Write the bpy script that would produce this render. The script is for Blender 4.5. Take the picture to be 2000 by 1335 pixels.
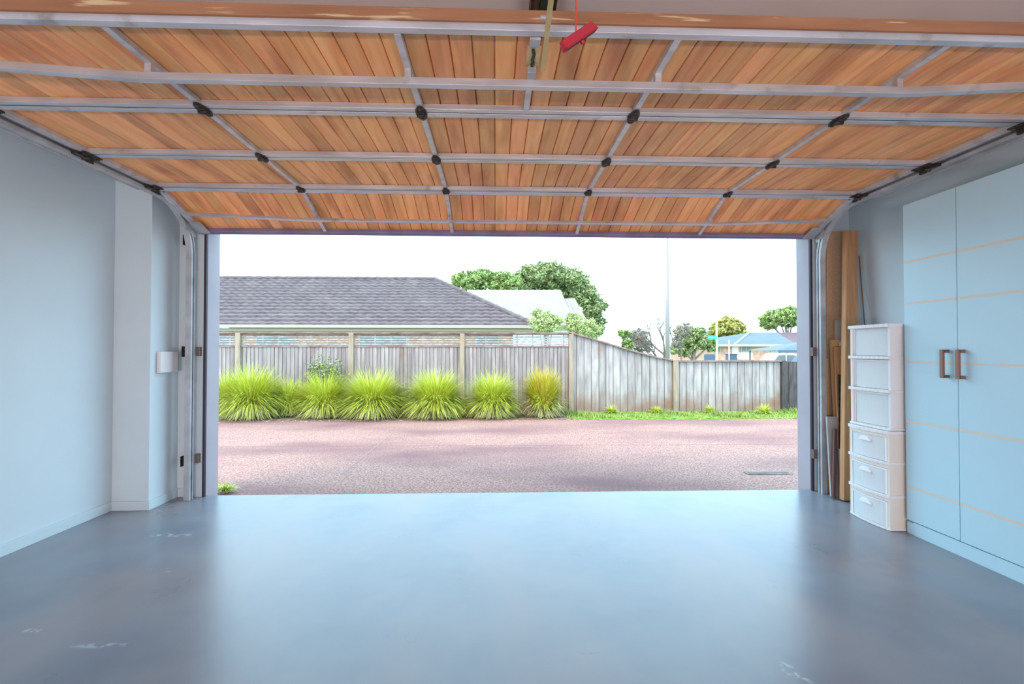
import bpy, math, random
from mathutils import Vector, Matrix
random.seed(7)
for o in list(bpy.data.objects): bpy.data.objects.remove(o)
COL = bpy.context.scene.collection
SC = bpy.context.scene

# ------------------------------------------------------------------ camera
F = 928.92; YAW = 0.0343; PIT = 0.0152; ROLL = 0.0004; H = 1.139
def cam_axes():
    c, s = math.cos(YAW), math.sin(YAW)
    fw = Vector((s*math.cos(PIT), c*math.cos(PIT), math.sin(PIT)))
    r = Vector((c, -s, 0)); u = r.cross(fw)
    cr, sr = math.cos(ROLL), math.sin(ROLL)
    return fw, cr*r+sr*u, -sr*r+cr*u
FW, RT, UP = cam_axes()
cd = bpy.data.cameras.new('camera'); cam = bpy.data.objects.new('camera', cd); COL.objects.link(cam)
cd.sensor_width = 36; cd.lens = F*36/2000; cd.clip_start = 0.05; cd.clip_end = 500
m = Matrix((RT, UP, -FW)).transposed().to_4x4(); m.translation = Vector((0, 0, H)); cam.matrix_world = m
SC.camera = cam
def at(u, v, X=None, Y=None, Z=None):
    """world point of the survey reading (u, v) on a known plane of the place"""
    d = FW + RT*((u-1000)/F) + UP*((667.5-v)/F)
    t = X/d.x if X is not None else (Y/d.y if Y is not None else (Z-H)/d.z)
    return Vector((0, 0, H)) + d*t

# ------------------------------------------------------------------ world, sun, added fill lights, exposure
vs = SC.view_settings; vs.view_transform = 'Standard'; vs.look = 'None'; vs.gamma = 1; vs.use_curve_mapping = False
vs.exposure = 0.25
w = bpy.data.worlds.new('sky'); SC.world = w; w.use_nodes = True
nt = w.node_tree; nt.nodes.clear()
wo = nt.nodes.new('ShaderNodeOutputWorld'); bg = nt.nodes.new('ShaderNodeBackground')
tc = nt.nodes.new('ShaderNodeTexCoord'); sep = nt.nodes.new('ShaderNodeSeparateXYZ'); rp = nt.nodes.new('ShaderNodeValToRGB')
rp.color_ramp.elements[0].position = 0.0; rp.color_ramp.elements[0].color = (0.54, 0.82, 1.0, 1)
rp.color_ramp.elements[1].position = 0.6; rp.color_ramp.elements[1].color = (0.52, 0.80, 1.0, 1)
nt.links.new(tc.outputs['Generated'], sep.inputs[0]); nt.links.new(sep.outputs['Z'], rp.inputs[0])
nt.links.new(rp.outputs[0], bg.inputs[0]); bg.inputs[1].default_value = 4.0
nt.links.new(bg.outputs[0], wo.inputs[0])
sd = bpy.data.lights.new('sun', 'SUN'); sd.energy = 2.6; sd.angle = math.radians(25); sd.color = (1.0, 0.70, 0.52)
sun = bpy.data.objects.new('sun', sd); COL.objects.link(sun); sun.rotation_euler = (math.radians(35), 0, math.radians(-35))
sun.location = (0, 0, 20)
FILL_PANELS = [(-1.3, .45, 68), (1.5, .45, 68)]      # two fill lights added on the unseen back wall: x, height, power

# ------------------------------------------------------------------ helpers
ORG = {}
class MB:
    def __init__(s): s.v = []; s.f = []; s.sm = set()
    def poly(s, pts): 
        n = len(s.v); s.v += [Vector(p) for p in pts]; s.f.append(tuple(range(n, n+len(pts)))); return s
    def hexa(s, p, smooth=False):   # 8 pts: bottom 4 ccw, top 4 ccw
        n = len(s.v); s.v += [Vector(q) for q in p]
        for a in ((3,2,1,0),(4,5,6,7),(0,1,5,4),(1,2,6,5),(2,3,7,6),(3,0,4,7)): s.f.append(tuple(n+i for i in a))
        return s
    def box(s, x0, x1, y0, y1, z0, z1, fn=None):
        p = [(x0,y0,z0),(x1,y0,z0),(x1,y1,z0),(x0,y1,z0),(x0,y0,z1),(x1,y0,z1),(x1,y1,z1),(x0,y1,z1)]
        if fn: p = [fn(*q) for q in p]
        return s.hexa(p)
    def prism(s, prof, a, b):       # prof: list of 3D points at end a; translated by (b) vector for other end
        n = len(s.v); k = len(prof); b = Vector(b)-Vector(a)
        s.v += [Vector(p) for p in prof] + [Vector(p)+b for p in prof]
        s.f.append(tuple(range(n+k-1, n-1, -1))); s.f.append(tuple(range(n+k, n+2*k)))
        for i in range(k): s.f.append((n+i, n+(i+1)%k, n+k+(i+1)%k, n+k+i))
        return s
    def bar(s, a, b, w, t, side=None):  # rectangular bar from a to b, w along side, t across
        a, b = Vector(a), Vector(b); d = (b-a).normalized()
        side = Vector(side) if side else Vector((1,0,0))
        side = (side - d*side.dot(d)).normalized(); nn = d.cross(side)
        q = [-side*w/2-nn*t/2, side*w/2-nn*t/2, side*w/2+nn*t/2, -side*w/2+nn*t/2]
        return s.hexa([a+e for e in q]+[b+e for e in q])
    def tube(s, path, rad, n=8, cap=True):
        path = [Vector(p) for p in path]; R = rad if isinstance(rad, (list, tuple)) else [rad]*len(path)
        base = len(s.v); ref = None
        for i, p in enumerate(path):
            d = (path[min(i+1, len(path)-1)]-path[max(i-1, 0)]).normalized()
            if ref is None: ref = d.orthogonal().normalized()
            ref = (ref-d*ref.dot(d)).normalized(); q = d.cross(ref)
            for k in range(n):
                a = 2*math.pi*k/n; s.v.append(p+(ref*math.cos(a)+q*math.sin(a))*R[i])
        for i in range(len(path)-1):
            for k in range(n):
                s.sm.add(len(s.f)); s.f.append((base+i*n+k, base+i*n+(k+1)%n, base+(i+1)*n+(k+1)%n, base+(i+1)*n+k))
        if cap:
            s.f.append(tuple(base+k for k in range(n-1, -1, -1))); e = base+(len(path)-1)*n
            s.f.append(tuple(e+k for k in range(n)))
        return s
    def grid(s, fn, nu, nv, smooth=False):
        n = len(s.v)
        for j in range(nv+1):
            for i in range(nu+1): s.v.append(Vector(fn(i/nu, j/nv)))
        for j in range(nv):
            for i in range(nu):
                if smooth: s.sm.add(len(s.f))
                a = n+j*(nu+1)+i; s.f.append((a, a+1, a+nu+2, a+nu+1))
        return s
    def build(s, name, mt, parent=None, bevel=0, org=None):
        o0 = ORG[parent.name] if parent else Vector(org if org is not None else (0, 0, 0))
        me = bpy.data.meshes.new(name); me.from_pydata([v-o0 for v in s.v], [], s.f); me.update()
        if s.sm:
            for i in s.sm: me.polygons[i].use_smooth = True
        o = bpy.data.objects.new(name, me); COL.objects.link(o); me.materials.append(mt)
        if parent: o.parent = parent
        else: o.location = o0
        ORG[o.name] = o0
        if bevel:
            b = o.modifiers.new('bevel', 'BEVEL'); b.width = bevel; b.segments = 2; b.limit_method = 'ANGLE'; b.angle_limit = math.radians(50)
        return o
def tag(o, label=None, cat=None, group=None, kind=None):
    if label: o['label'] = label
    if cat: o['category'] = cat
    if group: o['group'] = group
    if kind: o['kind'] = kind
    return o
def thing(name, loc, label, cat, group=None):
    o = bpy.data.objects.new(name, None); COL.objects.link(o); o.location = loc; o.empty_display_size = .1
    ORG[o.name] = Vector(loc); return tag(o, label, cat, group)
def struct(name, mb, mt, **k):
    o = mb.build(name, mt, **k); o['kind'] = 'structure'; return o

def mat(name, c1, c2=None, rough=.6, metal=0, scale=6, stretch=(1,1,1), island=0, bump=0, bscale=None, spec=.5, alpha=1,
        detail=5, lo=.35, hi=.65, c3=None, s3=2, lo3=.5, hi3=.6, st3=(1,1,1), rvar=0, trans=0, sss=0):
    m = bpy.data.materials.new(name); m.use_nodes = True; nt = m.node_tree; N = nt.nodes.new; L = nt.links.new
    b = nt.nodes['Principled BSDF']; b.inputs['Roughness'].default_value = rough; b.inputs['Metallic'].default_value = metal
    b.inputs['Specular IOR Level'].default_value = spec; b.inputs['Alpha'].default_value = alpha
    if trans: b.inputs['Transmission Weight'].default_value = trans
    tc = N('ShaderNodeTexCoord'); mp = N('ShaderNodeMapping'); mp.inputs['Scale'].default_value = stretch
    L(tc.outputs['Object'], mp.inputs[0])
    vec = mp.outputs[0]
    if island:
        ge = N('ShaderNodeNewGeometry'); ml = N('ShaderNodeMath'); ml.operation = 'MULTIPLY'; ml.inputs[1].default_value = 37
        L(ge.outputs['Random Per Island'], ml.inputs[0])
        va = N('ShaderNodeVectorMath'); va.operation = 'ADD'; L(vec, va.inputs[0]); L(ml.outputs[0], va.inputs[1]); vec = va.outputs[0]
    c2 = c2 or c1
    no = N('ShaderNodeTexNoise'); no.inputs['Scale'].default_value = scale; no.inputs['Detail'].default_value = detail
    L(vec, no.inputs['Vector'])
    cr = N('ShaderNodeValToRGB'); e = cr.color_ramp.elements
    e[0].position = lo; e[0].color = (*c1, 1); e[1].position = hi; e[1].color = (*c2, 1)
    L(no.outputs[0], cr.inputs[0]); col = cr.outputs[0]
    if c3:
        m3 = N('ShaderNodeMapping'); m3.inputs['Scale'].default_value = st3; L(tc.outputs['Object'], m3.inputs[0])
        n3 = N('ShaderNodeTexNoise'); n3.inputs['Scale'].default_value = s3; n3.inputs['Detail'].default_value = 4; L(m3.outputs[0], n3.inputs['Vector'])
        r3 = N('ShaderNodeMapRange'); r3.inputs[1].default_value = lo3; r3.inputs[2].default_value = hi3; L(n3.outputs[0], r3.inputs[0])
        mx = N('ShaderNodeMix'); mx.data_type = 'RGBA'; L(r3.outputs[0], mx.inputs[0]); L(col, mx.inputs[6]); mx.inputs[7].default_value = (*c3, 1)
        col = mx.outputs[2]
    if island:
        hs = N('ShaderNodeHueSaturation'); mr = N('ShaderNodeMapRange'); mr.inputs[3].default_value = 1-island; mr.inputs[4].default_value = 1+island
        L(ge.outputs['Random Per Island'], mr.inputs[0]); L(mr.outputs[0], hs.inputs['Value'])
        m2 = N('ShaderNodeMath'); m2.operation = 'MULTIPLY'; m2.inputs[1].default_value = 7.77; L(ge.outputs['Random Per Island'], m2.inputs[0])
        fr = N('ShaderNodeMath'); fr.operation = 'FRACT'; L(m2.outputs[0], fr.inputs[0])
        mh = N('ShaderNodeMapRange'); mh.inputs[3].default_value = .5-.011*min(1, island*3); mh.inputs[4].default_value = .5+.011*min(1, island*3)
        L(fr.outputs[0], mh.inputs[0]); L(mh.outputs[0], hs.inputs['Hue']); L(col, hs.inputs['Color']); col = hs.outputs[0]
    L(col, b.inputs['Base Color'])
    if rvar:
        rr = N('ShaderNodeMapRange'); rr.inputs[3].default_value = rough-rvar; rr.inputs[4].default_value = rough+rvar
        L(no.outputs[0], rr.inputs[0]); L(rr.outputs[0], b.inputs['Roughness'])
    if bump:
        nb = N('ShaderNodeTexNoise'); nb.inputs['Scale'].default_value = bscale or scale; nb.inputs['Detail'].default_value = 4; L(vec, nb.inputs['Vector'])
        bp = N('ShaderNodeBump'); bp.inputs['Strength'].default_value = bump; bp.inputs['Distance'].default_value = .01
        L(nb.outputs[0], bp.inputs['Height']); L(bp.outputs[0], b.inputs['Normal'])
    return m

M = {}
M['wall'] = mat('painted_wall', (.60,.71,.755), (.63,.74,.785), rough=.55, scale=2.5, bump=.02, bscale=60)
M['pillar'] = M['wall']
M['skirt'] = mat('skirting_paint', (.59,.71,.76), rough=.4)
M['ceil'] = mat('ceiling_paint', (.78,.84,.90), (.82,.88,.94), rough=.8, scale=3)
M['floor'] = mat('painted_concrete', (.19,.21,.25), (.25,.27,.31), rough=.29, spec=.5, scale=2.4, detail=3, rvar=.05,
                 c3=(.33,.28,.28), s3=1.1, st3=(1.6,.6,1), lo3=.42, hi3=.80)
M['cedar'] = mat('cedar_boards', (.82,.315,.115), (.97,.49,.20), rough=.45, scale=2.2, stretch=(14,1.1,3), island=.2, lo=.3, hi=.68,
                 c3=(.55,.20,.075), s3=1.6, st3=(6,1,1), lo3=.50, hi3=.74)
M['wood_edge'] = mat('weathered_cedar_edge', (.30,.13,.06), (.40,.19,.09), rough=.6, scale=3, stretch=(1,6,8), c3=(.62,.46,.26), s3=5, st3=(.6,1,9), lo3=.60, hi3=.66)
M['alu'] = mat('mill_aluminium', (.50,.50,.52), (.66,.66,.70), rough=.42, metal=.45, scale=4, stretch=(1,4,4), c3=(.36,.33,.32), s3=7, lo3=.62, hi3=.75)
M['track'] = mat('galvanised_track', (.40,.41,.43), (.55,.57,.60), rough=.45, metal=.25, scale=8)
M['dark_metal'] = mat('blackened_steel', (.028,.022,.018), (.07,.06,.05), rough=.5, metal=.3, scale=30)
M['seal'] = mat('rubber_seal', (.045,.03,.05), rough=.6)
M['lilac_seal'] = mat('door_bottom_strip', (.20,.17,.27), (.28,.24,.38), rough=.5)
M['reveal'] = mat('painted_reveal', (.36,.33,.37), (.41,.38,.42), rough=.6, scale=2)
M['brass'] = mat('yellow_zinc', (.55,.42,.15), (.66,.55,.30), rough=.4, metal=.4, scale=12)
M['red'] = mat('red_plastic', (.45,.012,.03), rough=.35)
M['white_plastic'] = mat('white_plastic', (.80,.80,.80), rough=.4)
M['cream_plastic'] = mat('cream_plastic', (.80,.74,.66), rough=.4)
M['clear'] = mat('frosted_drawer_plastic', (.88,.93,.95), rough=.22, alpha=.72)
M['handle_white'] = mat('translucent_handle', (.9,.92,.92), rough=.3)
M['cab'] = mat('cabinet_laminate', (.49,.74,.85), (.51,.76,.87), rough=.4, scale=2)
M['strip'] = mat('beige_inlay', (.72,.66,.56), rough=.5)
M['handle'] = mat('bronze_handle', (.27,.16,.12), rough=.45, metal=.3)
M['mdf'] = mat('particle_board', (.52,.33,.19), (.60,.39,.24), rough=.75, scale=90)
M['pine'] = mat('pine_plank', (.50,.24,.10), (.64,.34,.16), rough=.6, scale=4, stretch=(10,10,.8))
M['pine2'] = mat('pale_pine', (.66,.36,.15), (.76,.46,.24), rough=.6, scale=4, stretch=(10,10,.8))
M['greyboard'] = mat('grey_board', (.46,.43,.44), (.56,.53,.53), rough=.6, scale=5)
M['slate'] = mat('slate_board', (.13,.13,.17), (.17,.17,.21), rough=.6)
M['card'] = mat('cardboard', (.50,.36,.24), (.56,.41,.28), rough=.8)
M['drive'] = mat('exposed_aggregate', (.15,.060,.050), (.47,.275,.225), rough=.9, scale=60, detail=4, lo=.33, hi=.67, bump=.35, bscale=60,
                 c3=(.155,.07,.072), s3=.30, st3=(1,2.2,1), lo3=.44, hi3=.66)
M['joint'] = mat('joint_line', (.25,.16,.15), rough=.9)
M['soil'] = mat('garden_soil', (.13,.075,.05), (.26,.17,.12), rough=.95, scale=14, bump=.5)
M['turf'] = mat('rough_turf', (.10,.20,.02), (.22,.36,.05), rough=.9, scale=12, bump=.4)
M['ground'] = mat('open_ground', (.20,.24,.10), (.32,.34,.18), rough=.95, scale=1)
M['blade'] = mat('sedge_blade', (.34,.43,.03), (.68,.70,.10), rough=.5, scale=5, island=.35)
M['blade_dry'] = mat('sedge_dry_blade', (.36,.36,.10), (.55,.50,.24), rough=.6, scale=5, island=.3)
M['blade_warm'] = mat('sedge_gold_blade', (.42,.40,.02), (.66,.36,.05), rough=.5, scale=3, island=.3)
M['leaf'] = mat('shrub_leaf', (.15,.22,.05), (.29,.33,.10), rough=.6, scale=4, island=.35)
M['leaf_dark'] = mat('tree_leaf_mid', (.17,.22,.07), (.31,.34,.14), rough=.6, scale=.7, island=.3)
M['leaf_bright'] = mat('tree_leaf_fresh', (.17,.25,.055), (.30,.36,.11), rough=.6, scale=.7, island=.3)
M['leaf_olive'] = mat('tree_leaf_olive', (.26,.26,.03), (.42,.36,.10), rough=.6, scale=.7, island=.3)
M['leaf_pale'] = mat('tree_leaf_pale', (.34,.42,.12), (.52,.54,.26), rough=.6, scale=1, island=.25)
M['leaf_grey'] = mat('tree_leaf_grey', (.22,.18,.14), (.32,.27,.22), rough=.7, scale=1, island=.25)
M['bark'] = mat('bark', (.22,.16,.13), (.32,.25,.21), rough=.9, scale=8, bump=.4)
M['bark_grey'] = mat('grey_bark', (.16,.12,.10), (.22,.17,.15), rough=.9, scale=8)
M['fence'] = mat('weathered_palings', (.20,.155,.15), (.38,.31,.295), rough=.85, scale=2.2, stretch=(9,3,.8), island=.16, bump=.2, lo=.3, hi=.7,
                 c3=(.24,.14,.10), s3=1.5, st3=(2,1,1), lo3=.60, hi3=.75)
M['fence_pale'] = mat('pale_palings', (.23,.20,.19), (.42,.38,.36), rough=.85, scale=2.2, stretch=(7,3,.9), island=.14, bump=.2, lo=.3, hi=.65,
                 c3=(.28,.165,.115), s3=1.7, lo3=.57, hi3=.72)
M['fence_dark'] = mat('stained_palings', (.045,.038,.04), (.10,.085,.08), rough=.9, scale=4, stretch=(6,3,1), island=.2, c3=(.34,.3,.28), s3=5, st3=(3,1,.7), lo3=.66, hi3=.72)
M['post'] = mat('fence_post_timber', (.27,.20,.14), (.38,.30,.22), rough=.85, scale=3, stretch=(5,5,1))
M['cap'] = mat('fence_capping', (.17,.095,.075), (.32,.23,.20), rough=.85, scale=5, stretch=(1,4,4))
M['tile'] = mat('concrete_roof_tile', (.085,.060,.064), (.135,.10,.10), rough=.75, scale=6, c3=(.17,.13,.12), s3=1.3, lo3=.55, hi3=.8)
M['fascia'] = mat('white_fascia', (.40,.33,.28), rough=.5)
M['soffit'] = mat('cream_soffit', (.40,.34,.25), rough=.7)
M['brick'] = mat('pale_brick', (.42,.20,.14), (.56,.34,.26), rough=.85, scale=9)
M['white_roof'] = mat('white_roof_sheet', (.235,.185,.165), (.255,.205,.18), rough=.5, scale=1)
M['white_wall'] = mat('white_weatherboard', (.72,.72,.70), rough=.7)
M['blue_roof'] = mat('bluegreen_roof', (.062,.088,.098), (.082,.108,.118), rough=.6, scale=1)
M['maroon'] = mat('maroon_roof', (.14,.085,.095), rough=.8)
M['glass'] = mat('window_glass', (.17,.19,.20), rough=.25, spec=.4)
M['sign'] = mat('green_sign', (.0,.30,.24), rough=.4)
M['pole'] = mat('painted_pole', (.22,.20,.19), rough=.5)
M['white_paint'] = mat('white_car_paint', (.78,.78,.80), rough=.25)
M['dark_paint'] = mat('dark_car_paint', (.04,.07,.10), rough=.25)
M['grey_bin'] = mat('navy_box', (.06,.10,.16), rough=.6)
M['rubber'] = mat('tyre_rubber', (.03,.03,.03), rough=.8)
M['fill'] = mat('fill_body', (.8,.8,.8), rough=.5)
M['rust'] = mat('rusty_iron', (.20,.10,.07), (.28,.19,.17), rough=.8, scale=14)

for key, cc in (('fence', (.20,.11,.08)), ('fence_pale', (.25,.14,.095))):     # splashed soil stain along the foot of the palings
    nt = M[key].node_tree; N = nt.nodes.new; L = nt.links.new; bs = nt.nodes['Principled BSDF']; col = bs.inputs['Base Color'].links[0].from_socket
    tcn = N('ShaderNodeTexCoord'); sx_ = N('ShaderNodeSeparateXYZ'); L(tcn.outputs['Object'], sx_.inputs[0]); nz = N('ShaderNodeTexNoise'); nz.inputs['Scale'].default_value = 3.5; nz.inputs['Detail'].default_value = 6
    L(tcn.outputs['Object'], nz.inputs['Vector']); m1 = N('ShaderNodeMath'); m1.operation = 'MULTIPLY_ADD'; m1.inputs[1].default_value = -.9; L(nz.outputs[0], m1.inputs[0]); L(sx_.outputs['Z'], m1.inputs[2])
    mr = N('ShaderNodeMapRange'); mr.inputs[1].default_value = -.02; mr.inputs[2].default_value = -.42; mr.inputs[4].default_value = .8; L(m1.outputs[0], mr.inputs[0])
    mx = N('ShaderNodeMix'); mx.data_type = 'RGBA'; L(mr.outputs[0], mx.inputs[0]); L(col, mx.inputs[6]); mx.inputs[7].default_value = (*cc, 1); L(mx.outputs[2], bs.inputs['Base Color'])
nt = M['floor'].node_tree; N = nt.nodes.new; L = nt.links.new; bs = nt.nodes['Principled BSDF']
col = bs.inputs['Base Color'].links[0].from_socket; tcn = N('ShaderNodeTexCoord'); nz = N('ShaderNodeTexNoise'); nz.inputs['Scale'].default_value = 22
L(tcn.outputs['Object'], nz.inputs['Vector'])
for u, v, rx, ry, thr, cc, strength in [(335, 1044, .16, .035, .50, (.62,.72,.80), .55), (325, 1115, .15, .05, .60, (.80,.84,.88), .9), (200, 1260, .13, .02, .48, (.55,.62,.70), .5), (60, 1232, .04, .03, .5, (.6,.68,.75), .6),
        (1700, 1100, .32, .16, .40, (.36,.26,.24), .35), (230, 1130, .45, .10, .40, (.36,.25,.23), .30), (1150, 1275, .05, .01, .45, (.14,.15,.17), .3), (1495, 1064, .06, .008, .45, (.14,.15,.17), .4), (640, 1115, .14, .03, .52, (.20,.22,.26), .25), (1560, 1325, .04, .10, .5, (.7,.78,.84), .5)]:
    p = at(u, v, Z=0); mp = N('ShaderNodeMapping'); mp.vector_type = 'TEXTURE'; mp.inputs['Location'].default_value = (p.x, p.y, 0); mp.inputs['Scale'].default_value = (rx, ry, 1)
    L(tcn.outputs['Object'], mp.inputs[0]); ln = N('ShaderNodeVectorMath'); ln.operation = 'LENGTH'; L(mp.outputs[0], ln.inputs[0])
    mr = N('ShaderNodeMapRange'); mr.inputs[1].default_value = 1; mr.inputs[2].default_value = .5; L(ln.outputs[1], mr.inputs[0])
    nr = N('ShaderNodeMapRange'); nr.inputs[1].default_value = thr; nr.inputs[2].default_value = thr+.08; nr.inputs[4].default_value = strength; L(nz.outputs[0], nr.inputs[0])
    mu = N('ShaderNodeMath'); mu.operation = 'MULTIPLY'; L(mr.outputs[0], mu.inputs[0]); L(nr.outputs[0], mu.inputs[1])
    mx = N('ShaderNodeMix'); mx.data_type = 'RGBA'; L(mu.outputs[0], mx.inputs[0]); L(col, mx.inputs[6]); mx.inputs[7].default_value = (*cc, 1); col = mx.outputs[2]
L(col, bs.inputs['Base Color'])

def emis(name, c, s):
    m = bpy.data.materials.new(name); m.use_nodes = True; nt = m.node_tree; nt.nodes.clear()
    o = nt.nodes.new('ShaderNodeOutputMaterial'); e = nt.nodes.new('ShaderNodeEmission'); e.inputs[0].default_value = (*c, 1); e.inputs[1].default_value = s
    nt.links.new(e.outputs[0], o.inputs[0]); return m

# ------------------------------------------------------------------ garage shell
XL, XP, YP, YF, XR = -2.715, -2.457, 3.473, 3.776, 2.885
OL, OR, YO = -2.247, 2.552, 3.945      # opening sides, outer face
ZC, YB = 2.55, -3.2
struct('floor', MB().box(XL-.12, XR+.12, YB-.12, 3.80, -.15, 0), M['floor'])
struct('ceiling', MB().box(XL-.12, XR+.12, YB-.12, YO, ZC, ZC+.1), M['ceil'])
struct('wall_left', MB().box(XL-.12, XL, YB, YF, 0, ZC), M['wall'])
struct('wall_right', MB().box(XR, XR+.12, YB, YF, 0, ZC), M['wall'])
struct('wall_back', MB().box(XL, XR, YB-.12, YB, 0, ZC), M['wall'])
struct('wall_projection', MB().box(XL, XP, YP, YF, 0, ZC), M['pillar'], bevel=.003)
mb = MB(); mb.box(XL-.12, OL-.005, YF, YO, -.15, ZC); mb.box(OR+.005, XR+.12, YF, YO, -.15, ZC); mb.box(OL-.005, OR+.005, YF, YO, 2.13, ZC)
struct('wall_front', mb, M['wall'])
for i, (x0, x1) in enumerate(((OL-.005, OL), (OR, OR+.005))):   # reveal linings
    struct('trim_%d' % (i+1), MB().box(x0, x1, YF+.004, YO+.002, -.08, 2.13), M['reveal'])
struct('trim_3', MB().box(OL, OR, YF+.004, YO+.002, 2.125, 2.13), M['reveal'])
for i, (x0, x1) in enumerate(((-2.318, OL-.012), (OR+.012, 2.623))):  # white jamb strips beside the opening
    struct('trim_%d' % (i+4), MB().box(x0, x1, YF-.012, YF, 0, 2.07), M['skirt'])
for i, (x0, x1) in enumerate(((OL-.014, OL+.004), (OR-.004, OR+.014))):
    struct('trim_%d' % (i+6), MB().box(x0, x1, YF-.016, YF+.004, 0.0, 2.05), M['seal'])
struct('baseboard_left', MB().box(XL, XL+.012, YB, YP, 0, .065), M['skirt'], bevel=.002)
struct('baseboard_projection', MB().box(XL+.012, XP+.012, YP-.012, YP, 0, .065).box(XP, XP+.012, YP, YF, 0, .065), M['skirt'], bevel=.002)
struct('baseboard_front', MB().box(XP+.012, -2.345, YF-.012, YF, 0, .065), M['skirt'], bevel=.002)
struct('baseboard_right', MB().box(XR-.012, XR, YB, YF, 0, .065), M['skirt'], bevel=.002)
for x, z, e in FILL_PANELS:  # added glowing panels, out of view, to brighten the interior
    t = thing('fill_panel', (x, YB, z), 'added long white lamp on the back wall, %s one' % ('left' if x < 0 else 'right'), 'fill', 'added fill panels')
    MB().box(x-.62, x+.62, YB+.001, YB+.04, z-.12, z+.12).build('housing', M['fill'], t, bevel=.004)
    MB().box(x-.60, x+.60, YB+.04, YB+.055, z-.10, z+.10).build('diffuser', emis('fill_glow', (1.0, .80, .76), 4), t, bevel=.004)
    ld = bpy.data.lights.new('fill_light', 'AREA'); ld.shape = 'RECTANGLE'; ld.size = 1.15; ld.size_y = .2; ld.energy = e; ld.color = (1.0, .80, .76)
    lo = bpy.data.objects.new('fill_light', ld); COL.objects.link(lo); lo.parent = t; lo.location = (0, .07, 0); lo.rotation_euler = (math.radians(90), 0, 0)

# wall box on the projection
t = thing('wall_box', (XP, 3.63, .965), 'small white plastic box on the side of the left wall projection', 'wall box')
MB().box(XP, XP+.034, 3.535, 3.722, .966, 1.121).build('cover', M['white_plastic'], t, bevel=.006)
MB().box(XP+.034, XP+.036, 3.60, 3.712, .975, 1.112).build('flap', M['white_plastic'], t)

# ------------------------------------------------------------------ garage door
X0, SP = .1488, .9792
stx = [X0+SP*k for k in (-1.5, -.5, .5, 1.5)]
DL, DR = X0-2.5*SP+.0, X0+2.5*SP
DL, DR = -2.292, 2.560
ZR = 2.222
sec = [(1.600, ZR, 2.172), (2.182, ZR, 2.712), (2.722, ZR, 3.252)]
def flat(y0): return lambda x, u, w: (x, y0+u, ZR+w)
ya, za, yb_, zb_ = 3.262, ZR, 3.742, 2.036
LL = math.hypot(yb_-ya, zb_-za); cy, cz = (yb_-ya)/LL, (zb_-za)/LL
def tilt(x, u, w): return (x, ya+u*cy-w*cz, za+u*cz+w*cy)
secs = [(flat(1.600), .572), (flat(2.182), .530), (flat(2.722), .530), (tilt, LL)]
door = thing('garage_door', (X0, 2.0, ZR), 'raised sectional garage door of cedar boards on a metal frame', 'garage door')
def sbox(mb, fn, x0, x1, u0, u1, w0, w1): mb.box(x0, x1, u0, u1, w0, w1, fn)
def hinge(fn, x, L, parent):
    mb = MB()
    a = [(math.cos(t*math.pi/8), math.sin(t*math.pi/8)) for t in range(16)]
    n = len(mb.v)
    prof = [fn(x+.026*c, L+.062*s, -.006) for c, s in a]
    top = Vector(fn(x, L, -.0005))-Vector(fn(x, L, -.006))
    mb.prism(prof, (0,0,0), top)
    mb.box(x-.017, x+.017, L-.026, L+.026, -.014, -.006, fn)
    mb.tube([fn(x-.02, L, -.014), fn(x+.02, L, -.014)], .009, 10)
    for s in (-1, 1):
        mb.tube([fn(x, L+s*.044, -.012), fn(x, L+s*.044, -.005)], .009, 6)
    return mb.build('hinge', M['dark_metal'], parent)
def roller(fn, x, L, parent, sgn):
    mb = MB()
    mb.box(min(x-sgn*.05, x+sgn*.03), max(x-sgn*.05, x+sgn*.03), L-.055, L+.06, -.008, 0, fn)
    mb.box(min(x-sgn*.02, x+sgn*.035), max(x-sgn*.02, x+sgn*.035), L-.07, L-.02, -.022, -.006, fn)
    mb.box(min(x, x+sgn*.045), max(x, x+sgn*.045), L+.02, L+.062, -.03, -.006, fn)
    mb.tube([fn(x-sgn*.03, L, -.02), fn(x+sgn*.06, L, -.02)], .011, 8)
    for s in (-.045, -.03, .045): mb.tube([fn(x-sgn*.035, L+s, -.016), fn(x-sgn*.035, L+s, -.006)], .009, 6)
    br = mb.build('roller_bracket', M['dark_metal'], parent)
    return br
PW = SP/12
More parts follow.
